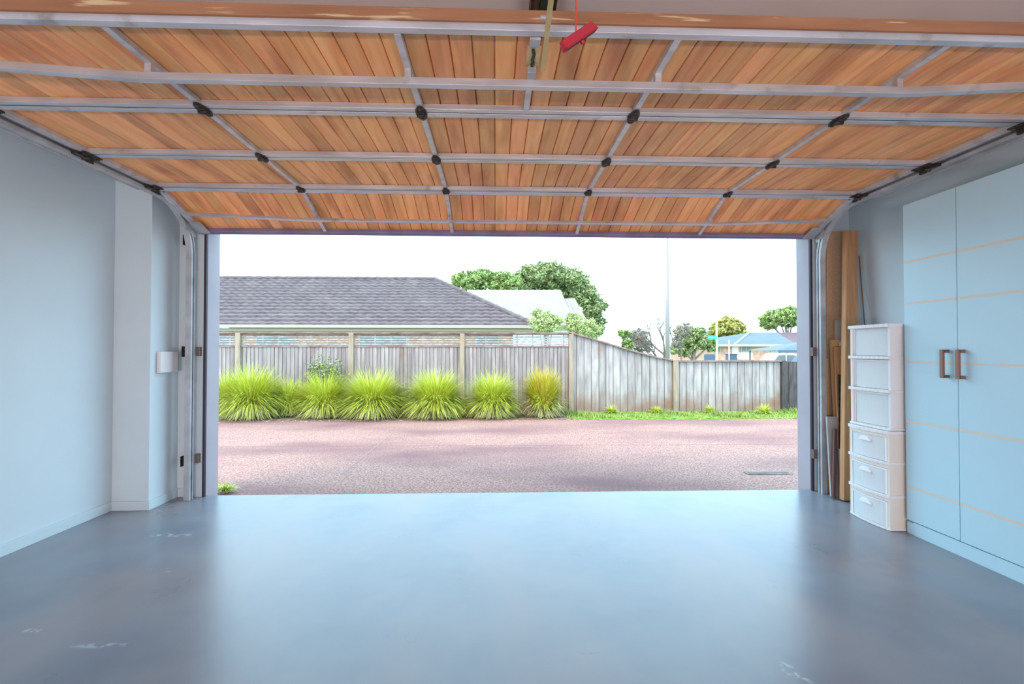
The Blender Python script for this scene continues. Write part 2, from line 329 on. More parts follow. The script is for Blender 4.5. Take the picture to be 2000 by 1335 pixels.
for si, (fn, L) in enumerate(secs):
    mb = MB(); x = DL+.002
    while x < DR-.004:
        x1 = min(x+PW, DR-.002)
        pr = [fn(x+.0012, .003, .031), fn(x+.0045, .003, .0262), fn(x1-.0045, .003, .0262), fn(x1-.0012, .003, .031), fn(x1-.0004, .003, .046), fn(x+.0004, .003, .046)]
        if si == 3 or True:
            e = Vector(fn(0, L-.003, 0))-Vector(fn(0, .003, 0)); mb.prism(pr, (0,0,0), e)
        x = x1
    panel = mb.build('door_panel', M['cedar'], door)
    if si == 0:
        e = MB(); e.box(DL, DR, -.010, .004, .0235, .066, fn); eo = e.build('top_edge_board', M['wood_edge'], panel, bevel=.003)
    # rails
    r1, r2 = MB(), MB()
    sbox(r1, fn, DL, DR, .0, .036 if si else .030, 0.0, .0255)
    sbox(r2, fn, DL, DR, L-.030, L, 0, .0255)
    r1.build('rail', M['alu'], panel, bevel=.0015)
    r2.build('rail', M['alu'] if si < 3 else M['lilac_seal'], panel, bevel=.0015)
    if si < 3: j_ = MB(); sbox(j_, fn, DL+.002, DR-.002, L+.001, L+.009, .002, .012); j_.build('gap_shade_strip', M['dark_metal'], panel)  # black strip standing in for the shade in the gap between sections
    for x in stx: 
        s_ = MB(); sbox(s_, fn, x-.0125, x+.0125, .034, L-.03, .001, .0255); s_.build('stile', M['alu'], panel, bevel=.001)
    for x0, x1 in ((DL, DL+.045), (DR-.045, DR)):
        s_ = MB(); sbox(s_, fn, x0, x1, .034, L-.03, .001, .0255); sbox(s_, fn, x0+.015, x0+.03, .034, L-.03, -.004, .001); s_.build('end_stile', M['alu'], panel, bevel=.001)
    if si < 3:
        for x in stx: hinge(fn, x, L+.004, panel)
        for x, sg in ((DL, -1), (DR, 1)): roller(fn, x, L+.004, panel, sg)
    if si in (0, 3):
        uc = .245 if si == 0 else LL*.55
        hh = .030 if si == 0 else .022; drop = -.062 if si == 0 else -.050
        tk = .028 if si == 0 else .018
        pts = [(DL+.01, -.004), (stx[0]-.03, drop), (stx[3]+.03, drop), (DR-.01, -.004)]
        mb = MB()
        for (xa, wa), (xb, wb) in zip(pts, pts[1:]):
            q = [fn(xa, uc-hh/2, wa), fn(xb, uc-hh/2, wb), fn(xb, uc+hh/2, wb), fn(xa, uc+hh/2, wa),
                 fn(xa, uc-hh/2, wa+tk), fn(xb, uc-hh/2, wb+tk), fn(xb, uc+hh/2, wb+tk), fn(xa, uc+hh/2, wa+tk)]
            mb.hexa(q)
        mb.build('bracing_strut', M['alu'], panel, bevel=.001)
        for x in stx:
            s_ = MB(); sbox(s_, fn, x-.012, x+.012, uc-.012, uc+.012, drop+tk, .003); s_.build('standoff', M['alu'], panel)
    if si == 3:
        b = MB(); b.box(DL, DR, L-.002, L+.012, -.004, .03, fn); b.build('bottom_seal', M['lilac_seal'], panel)
        for x, sg in ((DL+.02, -1), (DR-.02, 1)):
            b = MB(); b.box(min(x, x+sg*-.06)-.01, max(x, x-sg*.06)+.01, L-.14, L, -.006, 0, fn); b.box(x-.006+sg*.04, x+.006+sg*.04, L-.12, L, -.05, 0, fn)
            b.tube([fn(x+sg*.03, L-.05, -.03), fn(x+sg*.075, L-.05, -.03)], .02, 12)
            b.build('corner_bracket', M['track'], panel, bevel=.001)
    if si == 0:
        xc = .137
        s_ = MB(); sbox(s_, fn, xc-.0125, xc+.0125, .034, L-.03, -.001, .024); s_.build('stile', M['alu'], panel, bevel=.001)
        b = MB(); b.box(xc-.025, xc+.025, .072, .19, -.008, -.001, fn); bp = b.build('operator_bracket', M['brass'], panel, bevel=.001)
        b = MB()
        for u in (.09, .108, .126, .144, .160, .174): b.tube([fn(xc+.004*math.sin(u*200), u, -.017), fn(xc+.004*math.sin(u*200), u, -.008)], .006, 6)
        b.build('bolts', M['dark_metal'], bp)
        b = MB(); b.box(xc-.019, xc+.019, .03, .074, -.010, -.001, fn); b.build('steel_plate', M['track'], panel, bevel=.001)
        b = MB(); b.box(xc-.017, xc+.017, .186, .230, -.034, -.001, fn); b.build('steel_block', M['dark_metal'] if 0 else M['track'], panel, bevel=.002)

# tracks
def track(sg):
    xi = DL-.012 if sg < 0 else DR+.012          # inner lip
    xo = xi+sg*.045
    t = thing('door_track', (xi, YF, 0), 'galvanised steel door track curving up along the %s wall' % ('left' if sg < 0 else 'right'), 'track', 'door tracks')
    R = .36; yv = 3.70; zt = 2.215
    path = [(yv, 0)] + [(yv, zt-R)] + [(yv-R+R*math.cos(a), zt-R+R*math.sin(a)) for a in [k*math.pi/16 for k in range(1, 8)]] + [(yv-R, zt), (-.55, zt)]
    def sweep(offs):   # offs: (x offset, radial offset) loop, closed profile strip
        mb = MB(); n = len(path); k = len(offs)
        for i, (y, z) in enumerate(path):
            a, b = path[max(i-1, 0)], path[min(i+1, n-1)]; d = Vector((b[0]-a[0], b[1]-a[1])).normalized(); nn = Vector((-d.y, d.x))
            for ox, orr in offs: mb.v.append(Vector((xi+sg*ox, y+nn.x*orr, z+nn.y*orr)))
        for i in range(n-1):
            for j in range(k): mb.f.append((i*k+j, i*k+(j+1)%k, (i+1)*k+(j+1)%k, (i+1)*k+j))
        mb.f.append(tuple(range(k))); mb.f.append(tuple((n-1)*k+j for j in range(k-1, -1, -1)))
        return mb
    # C channel: lower flange, web, upper flange
    prof = [(0, .024), (.042, .024), (.042, -.024), (0, -.024), (0, -.010), (.003, -.010), (.003, -.0205), (.038, -.0205), (.038, .0205), (.003, .0205), (.003, .004), (0, .004)]
    sweep(prof).build('rail', M['track'], t)
    MB().box(min(xo, xo+sg*.004), max(xo, xo+sg*.004), -.5, 3.2, zt-.03, zt+.03).build('angle', M['alu'], t)
    for z in (.28, 1.12, 1.98):
        b = MB(); x0, x1 = sorted((xi+sg*.05, xi+sg*.10))
        if sg > 0: x0, x1 = sorted((xi+sg*.05, xi+sg*.075))
        b.box(x0, x1, YF-.03, YF-.001, z-.028, z-.006); b.box(x0, x1, YF-.03, YF-.001, z+.006, z+.028)
        b.box(x0, x0+.004, YF-.05, YF-.001, z-.04, z+.04)
        b.build('wall_bracket', M['dark_metal'], t)
    for z in (.30, 1.12):     # latch plates seen against the jamb strip
        b = MB(); x0, x1 = sorted((xi-sg*.002, xi-sg*.03)) 
        b.box(x0, x1, YF-.045, YF-.013, z-.035, z+.035); b.build('keeper_plate', mat_k, t, bevel=.002)
    for y in (2.2, 1.0, 0.0):
        MB().box(min(xo, xo+sg*.03), max(xo, xo+sg*.03), y-.015, y+.015, zt, ZC-.001).build('hanger', M['track'], t)
    return t
mat_k = mat('dull_bronze_plate', (.19,.14,.13), rough=.5, metal=.4)
track(-1); track(1)

# opener rail + arm
t = thing('door_opener', (.17, 1.0, ZC), 'garage door opener rail under the ceiling with a yellow zinc arm', 'door opener')
xr = .186
MB().box(xr-.014, xr+.014, -.9, 3.7, 2.475, 2.50).box(xr-.012, xr+.012, -.9, 3.7, 2.50, ZC-.002).build('rail', mat('dark_green_rail', (.02,.06,.045), rough=.4), t)
for sx in (-1, 1):
    x = xr+sx*.044
    MB().box(x-.006, x+.006, -.9, 3.7, 2.475, ZC-.002).build('side_flange', M['dark_metal'], t)
    x = xr+sx*.036
MB().box(xr-.038, xr+.038, -.9, 3.7, 2.53, 2.535).build('web', M['ceil'], t)
a0, a1 = at(1060, 138, Y=1.72), at(1076, 2, Y=1.38)
dd = (a1-a0); a2 = a0+dd*1.6
MB().bar(a0, a2, .017, .004).build('arm', M['brass'], t, bevel=.001)
c = at(1068, 35, Y=1.46)
MB().tube([c+Vector((-.02,0,0)), c+Vector((.016,0,0))], .007, 8).build('pin', M['track'], t)

# red release handle on its cord
yh = 1.20
hc = at(1129, 73, Y=yh); t = thing('release_handle', hc, 'red plastic emergency release handle hanging on a red cord', 'release handle')
p0, p1 = at(1100, 92, Y=yh-.02), at(1160, 52, Y=yh+.03)
d = (p1-p0).normalized(); n = Vector((0, .10, .99)); n = (n-d*n.dot(d)).normalized(); s_ = d.cross(n)
Lh = (p1-p0).length/2; hm = (p0+p1)/2
mb = MB()
def hf(x, y, z): return hm+d*x+s_*y+n*z
mb.hexa([hf(-Lh, -.010, -.008), hf(Lh, -.010, -.008), hf(Lh, .010, -.008), hf(-Lh, .010, -.008), hf(-Lh*.97, -.006, .014), hf(Lh*.97, -.006, .014), hf(Lh*.97, .006, .014), hf(-Lh*.97, .006, .014)])
mb.box(-Lh, Lh, -.012, .012, -.011, -.008, hf)
mb.tube([hf(0, 0, -.020), hf(0, 0, -.010)], .006, 10)
mb.build('grip', M['red'], t, bevel=.002)
mb = MB(); 
for xa, xb in ((-Lh*.9, -Lh*.35), (-Lh*.25, -Lh*.12), (Lh*.2, Lh*.5), (Lh*.56, Lh*.92)): mb.box(xa, xb, -.006, .006, -.0120, -.0110, hf)
mb.build('slots', mat('dark_red_recess', (.12,.0,.01), rough=.6), t)
ctop = at(1127, -60, Y=yh)
MB().tube([hf(0, 0, .013), (ctop.x, ctop.y, 2.49)], .0022, 6).build('cord', mat('red_cord', (.66,.07,.04), rough=.7), t)

# ------------------------------------------------------------------ cabinet
cab = thing('wardrobe_cabinet', (2.72, 2.5, 0), 'tall pale blue storage cabinet with beige inlay lines and two doors', 'cabinet')
CY1, CY0, CX = 2.895, 2.02, 2.559
MB().box(CX+.02, XR-.002, CY0, CY1, .072, 2.044).box(CX+.006, XR-.002, CY1-.045, CY1, 0, .072).build('body', M['cab'], cab)
MB().box(CX+.004, CX+.02, CY0, CY1-.047, 0.0, .078).build('kickboard', M['cab'], cab)
zz = [1.6825, 1.4228, 1.0613, .6937, .2883]
for k, (y0, y1) in enumerate(((2.5525, 2.893), (2.03, 2.5485))):
    dr = MB().box(CX, CX+.018, y0, y1, .084, 2.042).build('door', M['cab'], cab, bevel=.0015)
    for z in zz: MB().box(CX-.0012, CX+.001, y0+.001, y1-.001, z-.007, z+.007).build('inlay', M['strip'], dr)
    yh2 = 2.606 if k == 0 else 2.514
    hb = MB(); hx = CX-.036
    hb.box(hx-.008, hx+.008, yh2-.009, yh2+.009, .977, 1.138)
    for z in (.986, 1.129): hb.box(hx, CX, yh2-.009, yh2+.009, z-.009, z+.009)
    hb.build('handle', M['handle'], dr, bevel=.002)

# ------------------------------------------------------------------ drawer towers
def bow(y, x, y0=2.915, y1=3.245, amt=.022):
    q = (y-y0)/(y1-y0)*2-1; return x+amt*q*q
def front_shell(mb, x, ya, yb, z0, z1, amt, th=.003, n=10, back=0):
    def f(yy): return bow(yy, x, amt=amt)
    for i in range(n):
        a, b = ya+(yb-ya)*i/n, ya+(yb-ya)*(i+1)/n
        xa, xb = f(a), f(b)
        mb.hexa([(xa,a,z0),(xa+th,a,z0),(xb+th,b,z0),(xb,b,z0),(xa,a,z1),(xa+th,a,z1),(xb+th,b,z1),(xb,b,z1)])
def tower(zs, x, amt, handles, fm, label, y0=2.915, y1=3.245):
    t = thing('drawer_tower', (2.66, 3.08, zs[-1]), label, 'drawer unit', 'plastic drawer towers')
    xb = 2.80; zb, ztop = zs[-1], zs[0]
    fr = MB(); fr.box(x+.045, xb, y0, y0+.006, zb, ztop-.004).box(x+.045, xb, y1-.006, y1, zb, ztop-.004).box(xb-.006, xb, y0+.006, y1-.006, zb, ztop-.004)
    fr.box(x+(.018 if handles else .012), x+.05, y0-.003, y0+.015, zb, ztop-.004); fr.box(x+(.018 if handles else .012), x+.05, y1-.015, y1+.003, zb, ztop-.004)
    fr.build('frame', fm, t, bevel=.002)
    for i, z in enumerate(zs):
        if i == 0: za, zb2 = z-.022, z
        elif i == len(zs)-1: za, zb2 = z, z+.016
        else: za, zb2 = z-.010, z+.010
        mb = MB(); front_shell(mb, x-.012 if i < len(zs)-1 else x-.004, y0-.006, y1+.006, za, zb2, amt, th=.10)
        mb.box(x+.02, xb-.007, y0+.007, y1-.007, (za+zb2)/2-.003, (za+zb2)/2+.003)
        mb.box(x+.115, xb+.002, y0-.006, y0-.0005, za, zb2)
        mb.build('shelf' if i else 'top', M['white_plastic'] if i else M['white_plastic'], t, bevel=.003)
        if handles and i < len(zs)-1:
            mb = MB(); front_shell(mb, x-.004, y0+.002, y1-.002, za-.022, za-.001, amt, th=.01); mb.build('lip', M['cream_plastic'], t, bevel=.002)
    for i in range(len(zs)-1):
        z1, z0 = zs[i]-(.034 if handles else .014), zs[i+1]+(.012 if i < len(zs)-2 else .018)
        mb = MB(); xd = x+.004 if handles else x+.022
        front_shell(mb, xd, y0+.016, y1-.016, z0, z1, amt)
        mb.box(xd+.03, xb-.03, y0+.014, y0+.016, z0, z1-.01).box(xd+.03, xb-.03, y1-.016, y1-.014, z0, z1-.01).box(xd+.03, xb-.03, y0+.016, y1-.016, z0, z0+.002)
        mb.box(xb-.032, xb-.03, y0+.016, y1-.016, z0, z1-.01)
        dw = mb.build('drawer', M['clear'], t)
        rm = MB(); front_shell(rm, xd-.004, y0+.016, y0+.026, z0, z1, amt, n=1); front_shell(rm, xd-.004, y1-.026, y1-.016, z0, z1, amt, n=1); front_shell(rm, xd-.004, y0+.026, y1-.026, z1-.008, z1, amt); rm.build('rim', M['handle_white'], dw)
        if handles:
            yc = 3.085; zc = z1-.052; mb = MB(); R = .048
            prof = [(bow(yc, xd, amt=amt)-.012, yc+R*math.cos(a), zc+R*.62*math.sin(a)) for a in [k*math.pi/10 for k in range(11)]]
            mb.prism(prof, (0,0,0), (.013, 0, 0)); mb.build('handle', M['handle_white'], dw, bevel=.002)
    return t
tower([.624, .420, .212, .001], 2.452, .020, True, M['cream_plastic'], 'lower plastic drawer tower with half-moon handles, standing on the floor')
tower([1.302, 1.085, .872, .626], 2.470, .008, False, M['white_plastic'], 'upper clear-fronted drawer tower without handles, stacked on another')

# ------------------------------------------------------------------ timber leaning in the right corner
def lean(name, label, mt, b, tp, w, th, cat='board', ret=False):
    b, tp = Vector(b), Vector(tp)
    t = MB().bar(b, tp, w, th).build(name, mt, None, bevel=.001, org=(b.x, b.y, 0))
    return tag(t, label, cat, 'timber offcuts in the right corner')
def lean2(name, label, mt, ub, vt_, ut, Yb, Yt, wpx, th, cat='board'):
    """ub/ut: centre reading at foot and top, vt_: height reading of the top, wpx: width reading"""
    b = at(ub, 900, Y=Yb); tp = at(ut, vt_, Y=Yt); b.z = .004+th*.1; b.y = Yb
    return lean(name, label, mt, b, tp, wpx*Yb/F, th, cat)
lean2('particle_board', 'tall tan particle board sheet flat against the wall beside the track', M['mdf'], 1630, 452, 1630, 3.755, 3.757, 36, .018)
lean2('thick_plank', 'thick orange-brown pine plank, tallest and nearest in the corner', M['pine'], 1655, 451, 1661, 3.50, 3.60, 25, .045)
lean2('tan_board', 'short greyish tan board end showing above the two pine planks', mat('grey_tan_board', (.50,.43,.35), rough=.8), 1641, 625, 1640, 3.728, 3.731, 20, .012)
pa = lean2('pine_plank', 'pine plank with pale left edge and a small sticker near its top', M['pine2'], 1648, 663, 1634, 3.66, 3.705, 27, .020)
lean2('pine_plank', 'shorter pine plank with bright left edge, in front of the stickered one', M['pine'], 1654, 677, 1641, 3.615, 3.665, 26, .020)
p = at(1641, 668, Y=3.689); q_ = at(1646, 676, Y=3.689)
MB().box(p.x-.012, p.x+.012, 3.684, 3.688, q_.z, p.z).build('sticker', M['white_plastic'], pa)
b0, b1 = at(1646, 900, Y=3.575), at(1643, 731, Y=3.61); b0.z = .004
mb = MB(); mb.bar(b0, b1, .050, .006); o = mb.build('perforated_strip', M['dark_metal'], None, org=(b0.x, b0.y, 0)); tag(o, 'black slotted metal strip in front of the pine planks', 'metal strip', 'timber offcuts in the right corner')
mb = MB()
for k in range(12):
    f0 = (k+.3)/12.2; f1 = (k+.75)/12.2; mb.bar(b0.lerp(b1, f0)+Vector((0,-.004,0)), b0.lerp(b1, f1)+Vector((0,-.004,0)), .012, .003)
tag(mb.build('slots', M['greyboard'], o), kind='stuff')
lean2('grey_board', 'grey-white board with cream left edge, low beside the track', M['greyboard'], 1632, 813, 1624, 3.60, 3.65, 22, .016)
lean2('dark_strip', 'narrow dark brown strip leaning on the grey-white board', mat('dark_brown_strip', (.13,.06,.05), rough=.6), 1628, 838, 1631, 3.55, 3.60, 6, .02)
lean2('slate_board', 'slate grey board end beside the thick plank', M['slate'], 1643, 876, 1643, 3.54, 3.555, 8, .02)
lean2('yellow_batten', 'thin yellowish batten upright right beside the track', M['pine2'], 1618, 700, 1614, 3.70, 3.735, 5, .014, 'batten')
st = at(1678, 500, X=2.872); sb = at(1695, 655, X=2.80)
tag(MB().tube([st, (sb.x-.05, sb.y-.15, .004)], .004, 6).build('thin_rod', mat('dull_rod', (.18,.16,.15), rough=.5), None, org=(2.78, 3.2, 0)), 'thin grey rod leaning on the right wall behind the drawer towers', 'rod')

# ------------------------------------------------------------------ driveway and ground
ZG = -.08
struct('floor_driveway', MB().box(-14, 14, 3.802, 8.22, ZG-.15, ZG), M['drive'])
mb = MB()
def strip(a, b, wd): 
    a, b = Vector(a), Vector(b); n = Vector((-(b-a).y, (b-a).x, 0)).normalized()*wd/2
    mb.hexa([a-n, b-n, b+n, a+n, a-n+Vector((0,0,.002)), b-n+Vector((0,0,.002)), b+n+Vector((0,0,.002)), a+n+Vector((0,0,.002))])
a, b = at(670, 925, Z=ZG), at(775, 838, Z=ZG); strip(a, b, .014)
strip((-6, 6.1, ZG), (9, 5.95, ZG), .006)
struct('trim_8', mb, M['joint'])
struct('floor_garden_bed', MB().box(-14, 1.35, 8.22, 9.6, ZG-.15, ZG+.01), M['soil'])
struct('floor_verge', MB().box(1.35, 14, 8.22, 9.6, ZG-.15, ZG+.015), M['turf'])
mb = MB(); mb.hexa([(-60, 9.6, -1.2), (60, 9.6, -1.2), (60, 20, -1.2), (-60, 20, -1.2), (-60, 9.6, -.12), (60, 9.6, -.12), (60, 20, -.75), (-60, 20, -.75)])
mb.box(-60, 60, 20, 62, -1.2, -.75); struct('floor_far_ground', mb, M['ground'])
# drain cover
c = at(1500, 924, Z=ZG)
t = thing('drain_cover', (c.x, c.y, ZG), 'rusty iron drain cover set in the driveway at right', 'drain cover')
MB().box(c.x-.22, c.x+.22, c.y-.05, c.y+.05, ZG+.0005, ZG+.008).build('plate', M['rust'], t, bevel=.002)
MB().box(c.x-.20, c.x+.20, c.y-.02, c.y+.02, ZG+.008, ZG+.010).build('slot', M['dark_metal'], t)

# ------------------------------------------------------------------ fences
FY = 9.1
def fence(name, label, x0, x1, ztop, mt, pw, posts, cap=True, trellis=False, post_m=None):
    t = thing(name, ((x0+x1)/2, FY, ZG), label, 'fence', 'timber boundary fences')
    mb = MB(); bt = MB(); x = x0; k = 0
    while x < x1-.01:
        e = min(x+pw*random.uniform(.93, 1.07), x1); zt0, zt1 = ztop(x), ztop(e); off = random.uniform(0, .005)
        d = .235 if trellis else .0
        lo = ZG-.01+random.uniform(0, .012)
        g = .0045 if pw < .1 else .006
        mb.hexa([(x+g, FY+off, lo), (e-g, FY+off, lo), (e-g, FY+off+.018, lo), (x+g, FY+off+.018, lo),
                 (x+g, FY+off, zt0-d), (e-g, FY+off, zt1-d), (e-g, FY+off+.018, zt1-d), (x+g, FY+off+.018, zt0-d)])
        bt.hexa([(e-.022, FY+.024, lo), (e+.022, FY+.024, lo), (e+.022, FY+.036, lo), (e-.022, FY+.036, lo), (e-.022, FY+.024, zt1-d-.004), (e+.022, FY+.024, zt1-d-.004), (e+.022, FY+.036, zt1-d-.004), (e-.022, FY+.036, zt1-d-.004)])
        x = e; k += 1
    bt.build('rear_battens', M['post'], t)
    mb.build('palings', mt, t)
    if cap:
        b = MB(); n = 6
        for i in range(n):
            a, e = x0+(x1-x0)*i/n, x0+(x1-x0)*(i+1)/n
            za, ze = ztop(a), ztop(e)
            b.hexa([(a, FY-.05, za), (e, FY-.05, ze), (e, FY+.07, ze), (a, FY+.07, za), (a, FY-.05, za+.028), (e, FY-.05, ze+.028), (e, FY+.07, ze+.028), (a, FY+.07, za+.028)])
        b.build('cap_rail', M['cap'], t)
    for px, pt in posts:
        MB().box(px-.045, px+.045, FY-.055, FY+.045, ZG-.02, pt).build('post', post_m or M['post'], t, bevel=.004)
    if trellis:
        z1 = ztop(x0)
        b = MB(); b.box(x0, x1, FY-.012, FY+.03, z1-.255, z1-.228); b.box(x0, x1, FY-.02, FY+.02, z1-.02, z1-.001)
        b.build('mid_rail', M['cap'], t)
        b = MB()
        for k in range(4): z = z1-.215+k*.046; b.box(x0, x1, FY+.002, FY+.014, z, z+.026)
        x = x0+.1
        while x < x1: b.box(x, x+.022, FY+.014, FY+.026, z1-.235, z1-.02); x += .30
        b.build('trellis', M['fence_pale'], t)
    return t
fence('trellis_fence', 'long grey timber fence with slatted trellis top behind the grasses', -10.5, 1.40, lambda x: 1.435, M['fence'], .0735,
      [(x, 1.435) for x in (-9.02, -6.92, -4.817, -2.724, -.636)], trellis=True)
SX = [(1.445, 1.445), (2.0, 1.285), (2.6, 1.10), (3.1, .975), (3.467, .905)]
def slope(x):
    for (a, za), (b, zb) in zip(SX, SX[1:]):
        if x <= b: return za+(zb-za)*(x-a)/(b-a)
    return SX[-1][1]
fence('sloping_fence', 'timber fence whose top slopes down to the right from the tall fence', 1.40, 3.42, slope, M['fence_pale'], .143, [(1.445, 1.435)])
fence('low_fence', 'low level pale timber fence right of the sloping fence', 3.42, 5.55, lambda x: .90, M['fence_pale'], .143, [(3.467, .90)])
fence('dark_fence', 'dark stained timber fence at the far right end', 5.55, 9.5, lambda x: .90, M['fence_dark'], .16, [(5.60, .92)], cap=False, post_m=M['fence_dark'])

# ------------------------------------------------------------------ vegetation
def clump(c, rx, h, n, mats, label, name='ornamental_grass', dry=.25, droop=1.0, seed=0, cat='ornamental grass', group='grass clumps along the fence'):
    rnd = random.Random(seed)
    t = thing(name, c, label, cat, group)
    mbs = [MB() for _ in mats]
    for i in range(n):
        k = 0 if rnd.random() > dry else (len(mats)-1)
        a = rnd.uniform(0, 2*math.pi); r0 = rnd.uniform(0, .30)*rx
        ph = math.radians(rnd.uniform(0, 34)); bend = math.radians(rnd.uniform(22, 105))*droop
        if k: bend = math.radians(rnd.uniform(70, 108)); ph = math.radians(rnd.uniform(18, 50))
        if len(mats) == 3 and k == 2 and rnd.random() < .75: k = 1; bend = math.radians(rnd.uniform(10, 75)); ph = math.radians(rnd.uniform(0, 30))
        mb = mbs[k]
        wd = rnd.uniform(.0028, .0052)*1.1
        dx, dy = math.cos(a), math.sin(a); px, py = -dy*wd, dx*wd
        Lb = h*1.22*rnd.uniform(.62, 1.04)*(.78 if k == len(mats)-1 else 1); fx = rx/(.80*h)
        pts = [(r0*.6, 0)]; rr, z = r0*.6, 0
        for s in (.14, .36, .58, .80, 1.0)[:]:
            ds = Lb*((.22) if s != .14 else .14); th = ph+bend*s**1.15
            rr += ds*math.sin(th)*fx; z += ds*math.cos(th); pts.append((rr, max(z, .012+.03*rnd.random())))
        n0 = len(mb.v)
        for j, (rr, z) in enumerate(pts):
            f = (1, 1, .95, .8, .5, .08)[j]; x, y = c[0]+dx*rr, c[1]+dy*rr*.8
            mb.v += [Vector((x-px*f, y-py*f, c[2]+z)), Vector((x+px*f, y+py*f, c[2]+z))]
        for j in range(5): mb.f.append((n0+2*j, n0+2*j+1, n0+2*j+3, n0+2*j+2))
    for mb, mt, nm in zip(mbs, mats, ('green_blades', 'gold_blades' if len(mats) == 3 else 'dry_blades', 'dry_blades')):
        if mb.f: mb.build(nm, mt, t)
    return t
def gpos(u, y): p = at(u, 800, Y=y); return (p.x, y, ZG+.005)
G = [(438, 8.75, .42, .80, 'pale green grass clump cut off by the left door edge, rear row', 2200),
     (490, 8.55, .56, .86, 'large lime grass clump, leftmost in the front row', 5600),
     (565, 8.80, .36, .68, 'darker grass clump tucked behind, second from the left', 2200),
     (632, 8.60, .46, .74, 'leaning grass clump below the leafy shrub', 4400),
     (727, 8.55, .58, .80, 'broad lime grass clump right of the leafy shrub', 5600),
     (850, 8.52, .54, .80, 'round grass clump in the middle with a brown straw skirt', 5600),
     (962, 8.52, .47, .76, 'neat lime grass clump second from the right', 5200)]
for k, (u, y, rx, h, lab, n) in enumerate(G):
    clump(gpos(u, y), rx, h, n, [M['blade'], M['blade_dry']], lab, seed=k+1, dry=.22)
clump(gpos(1060, 8.55), .40, .80, 4000, [M['blade'], M['blade_warm'], M['blade_dry']], 'golden tipped grass clump, rightmost of the row', seed=30, dry=.5, droop=.85)

def leaves(mb, cen, rad, n, size, rnd, shell=.5, zs=1.0):
    cen = Vector(cen)
    for i in range(n):
        v = Vector((rnd.gauss(0,1), rnd.gauss(0,1), rnd.gauss(0,1))).normalized()
        r = shell+(1-shell)*rnd.random()
        p = cen+Vector((v.x*rad[0], v.y*rad[1], v.z*rad[2]))*r
        a = Vector((rnd.gauss(0,1), rnd.gauss(0,1), rnd.gauss(0,1))).normalized()
        b = a.cross(v+Vector((.01,.02,.03))).normalized(); s = size*rnd.uniform(.6, 1.3)
        mb.poly([p-a*s, p-b*s*.45, p+a*s, p+b*s*.45])
def shrub(name, label, c, rx, ry, h, n, size, mt, blobs=7, seed=0, group=None, stems=5, cat='shrub'):
    rnd = random.Random(seed); c = Vector(c); t = thing(name, c, label, cat, group); mb = MB(); st = MB()
    for k in range(blobs):
        o = Vector((rnd.uniform(-.55, .55)*rx, rnd.uniform(-.5, .5)*ry, h*rnd.uniform(.35, .75)))
        leaves(mb, c+o, (rx*.5, ry*.5, h*.28), n//blobs, size, rnd, .3)
    for k in range(stems):
        o = Vector((rnd.uniform(-.4, .4)*rx, rnd.uniform(-.4, .4)*ry, h*.75)); st.tube([c, c+o*.5+Vector((0,0,.05*h)), c+o], [.012*h+.004, .008*h+.003, .003], 5)
    mb.build('foliage', mt, t); st.build('stems', M['bark'], t); return t
p = gpos(640, 8.85)
shrub('leafy_shrub', 'tall leafy green shrub rising behind the grass clumps', p, .46, .2, 1.16, 1500, .028, M['leaf'], blobs=12, seed=5, stems=9)
p = gpos(783, 8.8)
shrub('weedy_shrub', 'low leafy weed between two grass clumps near the middle', p, .32, .2, .62, 900, .022, M['leaf'], blobs=7, seed=6)
p = gpos(905, 8.85)
shrub('weedy_shrub', 'small leafy weed between middle clump and the next', p, .18, .15, .42, 400, .02, M['leaf'], blobs=4, seed=8)
p = gpos(1000, 8.8)
shrub('weedy_shrub', 'pale weed growing between the last two grass clumps', p, .25, .15, .36, 500, .018, M['leaf_pale'], blobs=5, seed=9)
p = gpos(1085, 8.42)
shrub('flowering_weed', 'low weed with tiny white flowers at the foot of the golden clump', p, .16, .12, .26, 420, .016, M['leaf_pale'], blobs=4, seed=10)
# verge grass
rnd = random.Random(3); mb = MB()
for i in range(15000):
    x = rnd.uniform(1.25, 8.0); y = 8.24+.8*rnd.random(); h = rnd.uniform(.02, .06)*(.55+1.6*max(0, math.sin(x*2.3+1)*math.sin(x*5.1+y*4))); a = rnd.uniform(0, 6.28)
    dx, dy = math.cos(a), math.sin(a); w_ = .006; b = Vector((x, y, ZG+.012)); tip = b+Vector((dx*h*.6, dy*h*.6, h))
    mb.poly([b+Vector((-dy*w_, dx*w_, 0)), b+Vector((dy*w_, -dx*w_, 0)), tip])
tag(mb.build('verge_grass', mat('verge_blades', (.20,.29,.04), (.34,.40,.10), rough=.7, scale=3, island=.3), None), 'short green grass growing along the foot of the low fences', 'grass', kind='stuff')
for k, (u, y, r, h, lab) in enumerate([(1195, 8.9, .14, .17, 'small grass tuft against the sloping fence, left one'), (1282, 8.9, .12, .16, 'small grass tuft against the sloping fence near its low end'),
      (1386, 8.85, .12, .18, 'small grass tuft before the low fence near its middle'), (1493, 8.7, .16, .20, 'largest small tuft near the dark fence')]):
    clump(gpos(u, y), r, h, 260, [M['blade'], M['blade_dry']], lab, name='grass_tuft', seed=50+k, cat='grass tuft', group='tufts on the verge', dry=.1)
c = at(440, 962, Z=ZG)
clump((c.x+.0, c.y, ZG), .09, .09, 160, [M['blade'], M['blade_dry']], 'tiny bright weed growing at the left door reveal', name='weed', seed=60, cat='weed', group=None, dry=.1)

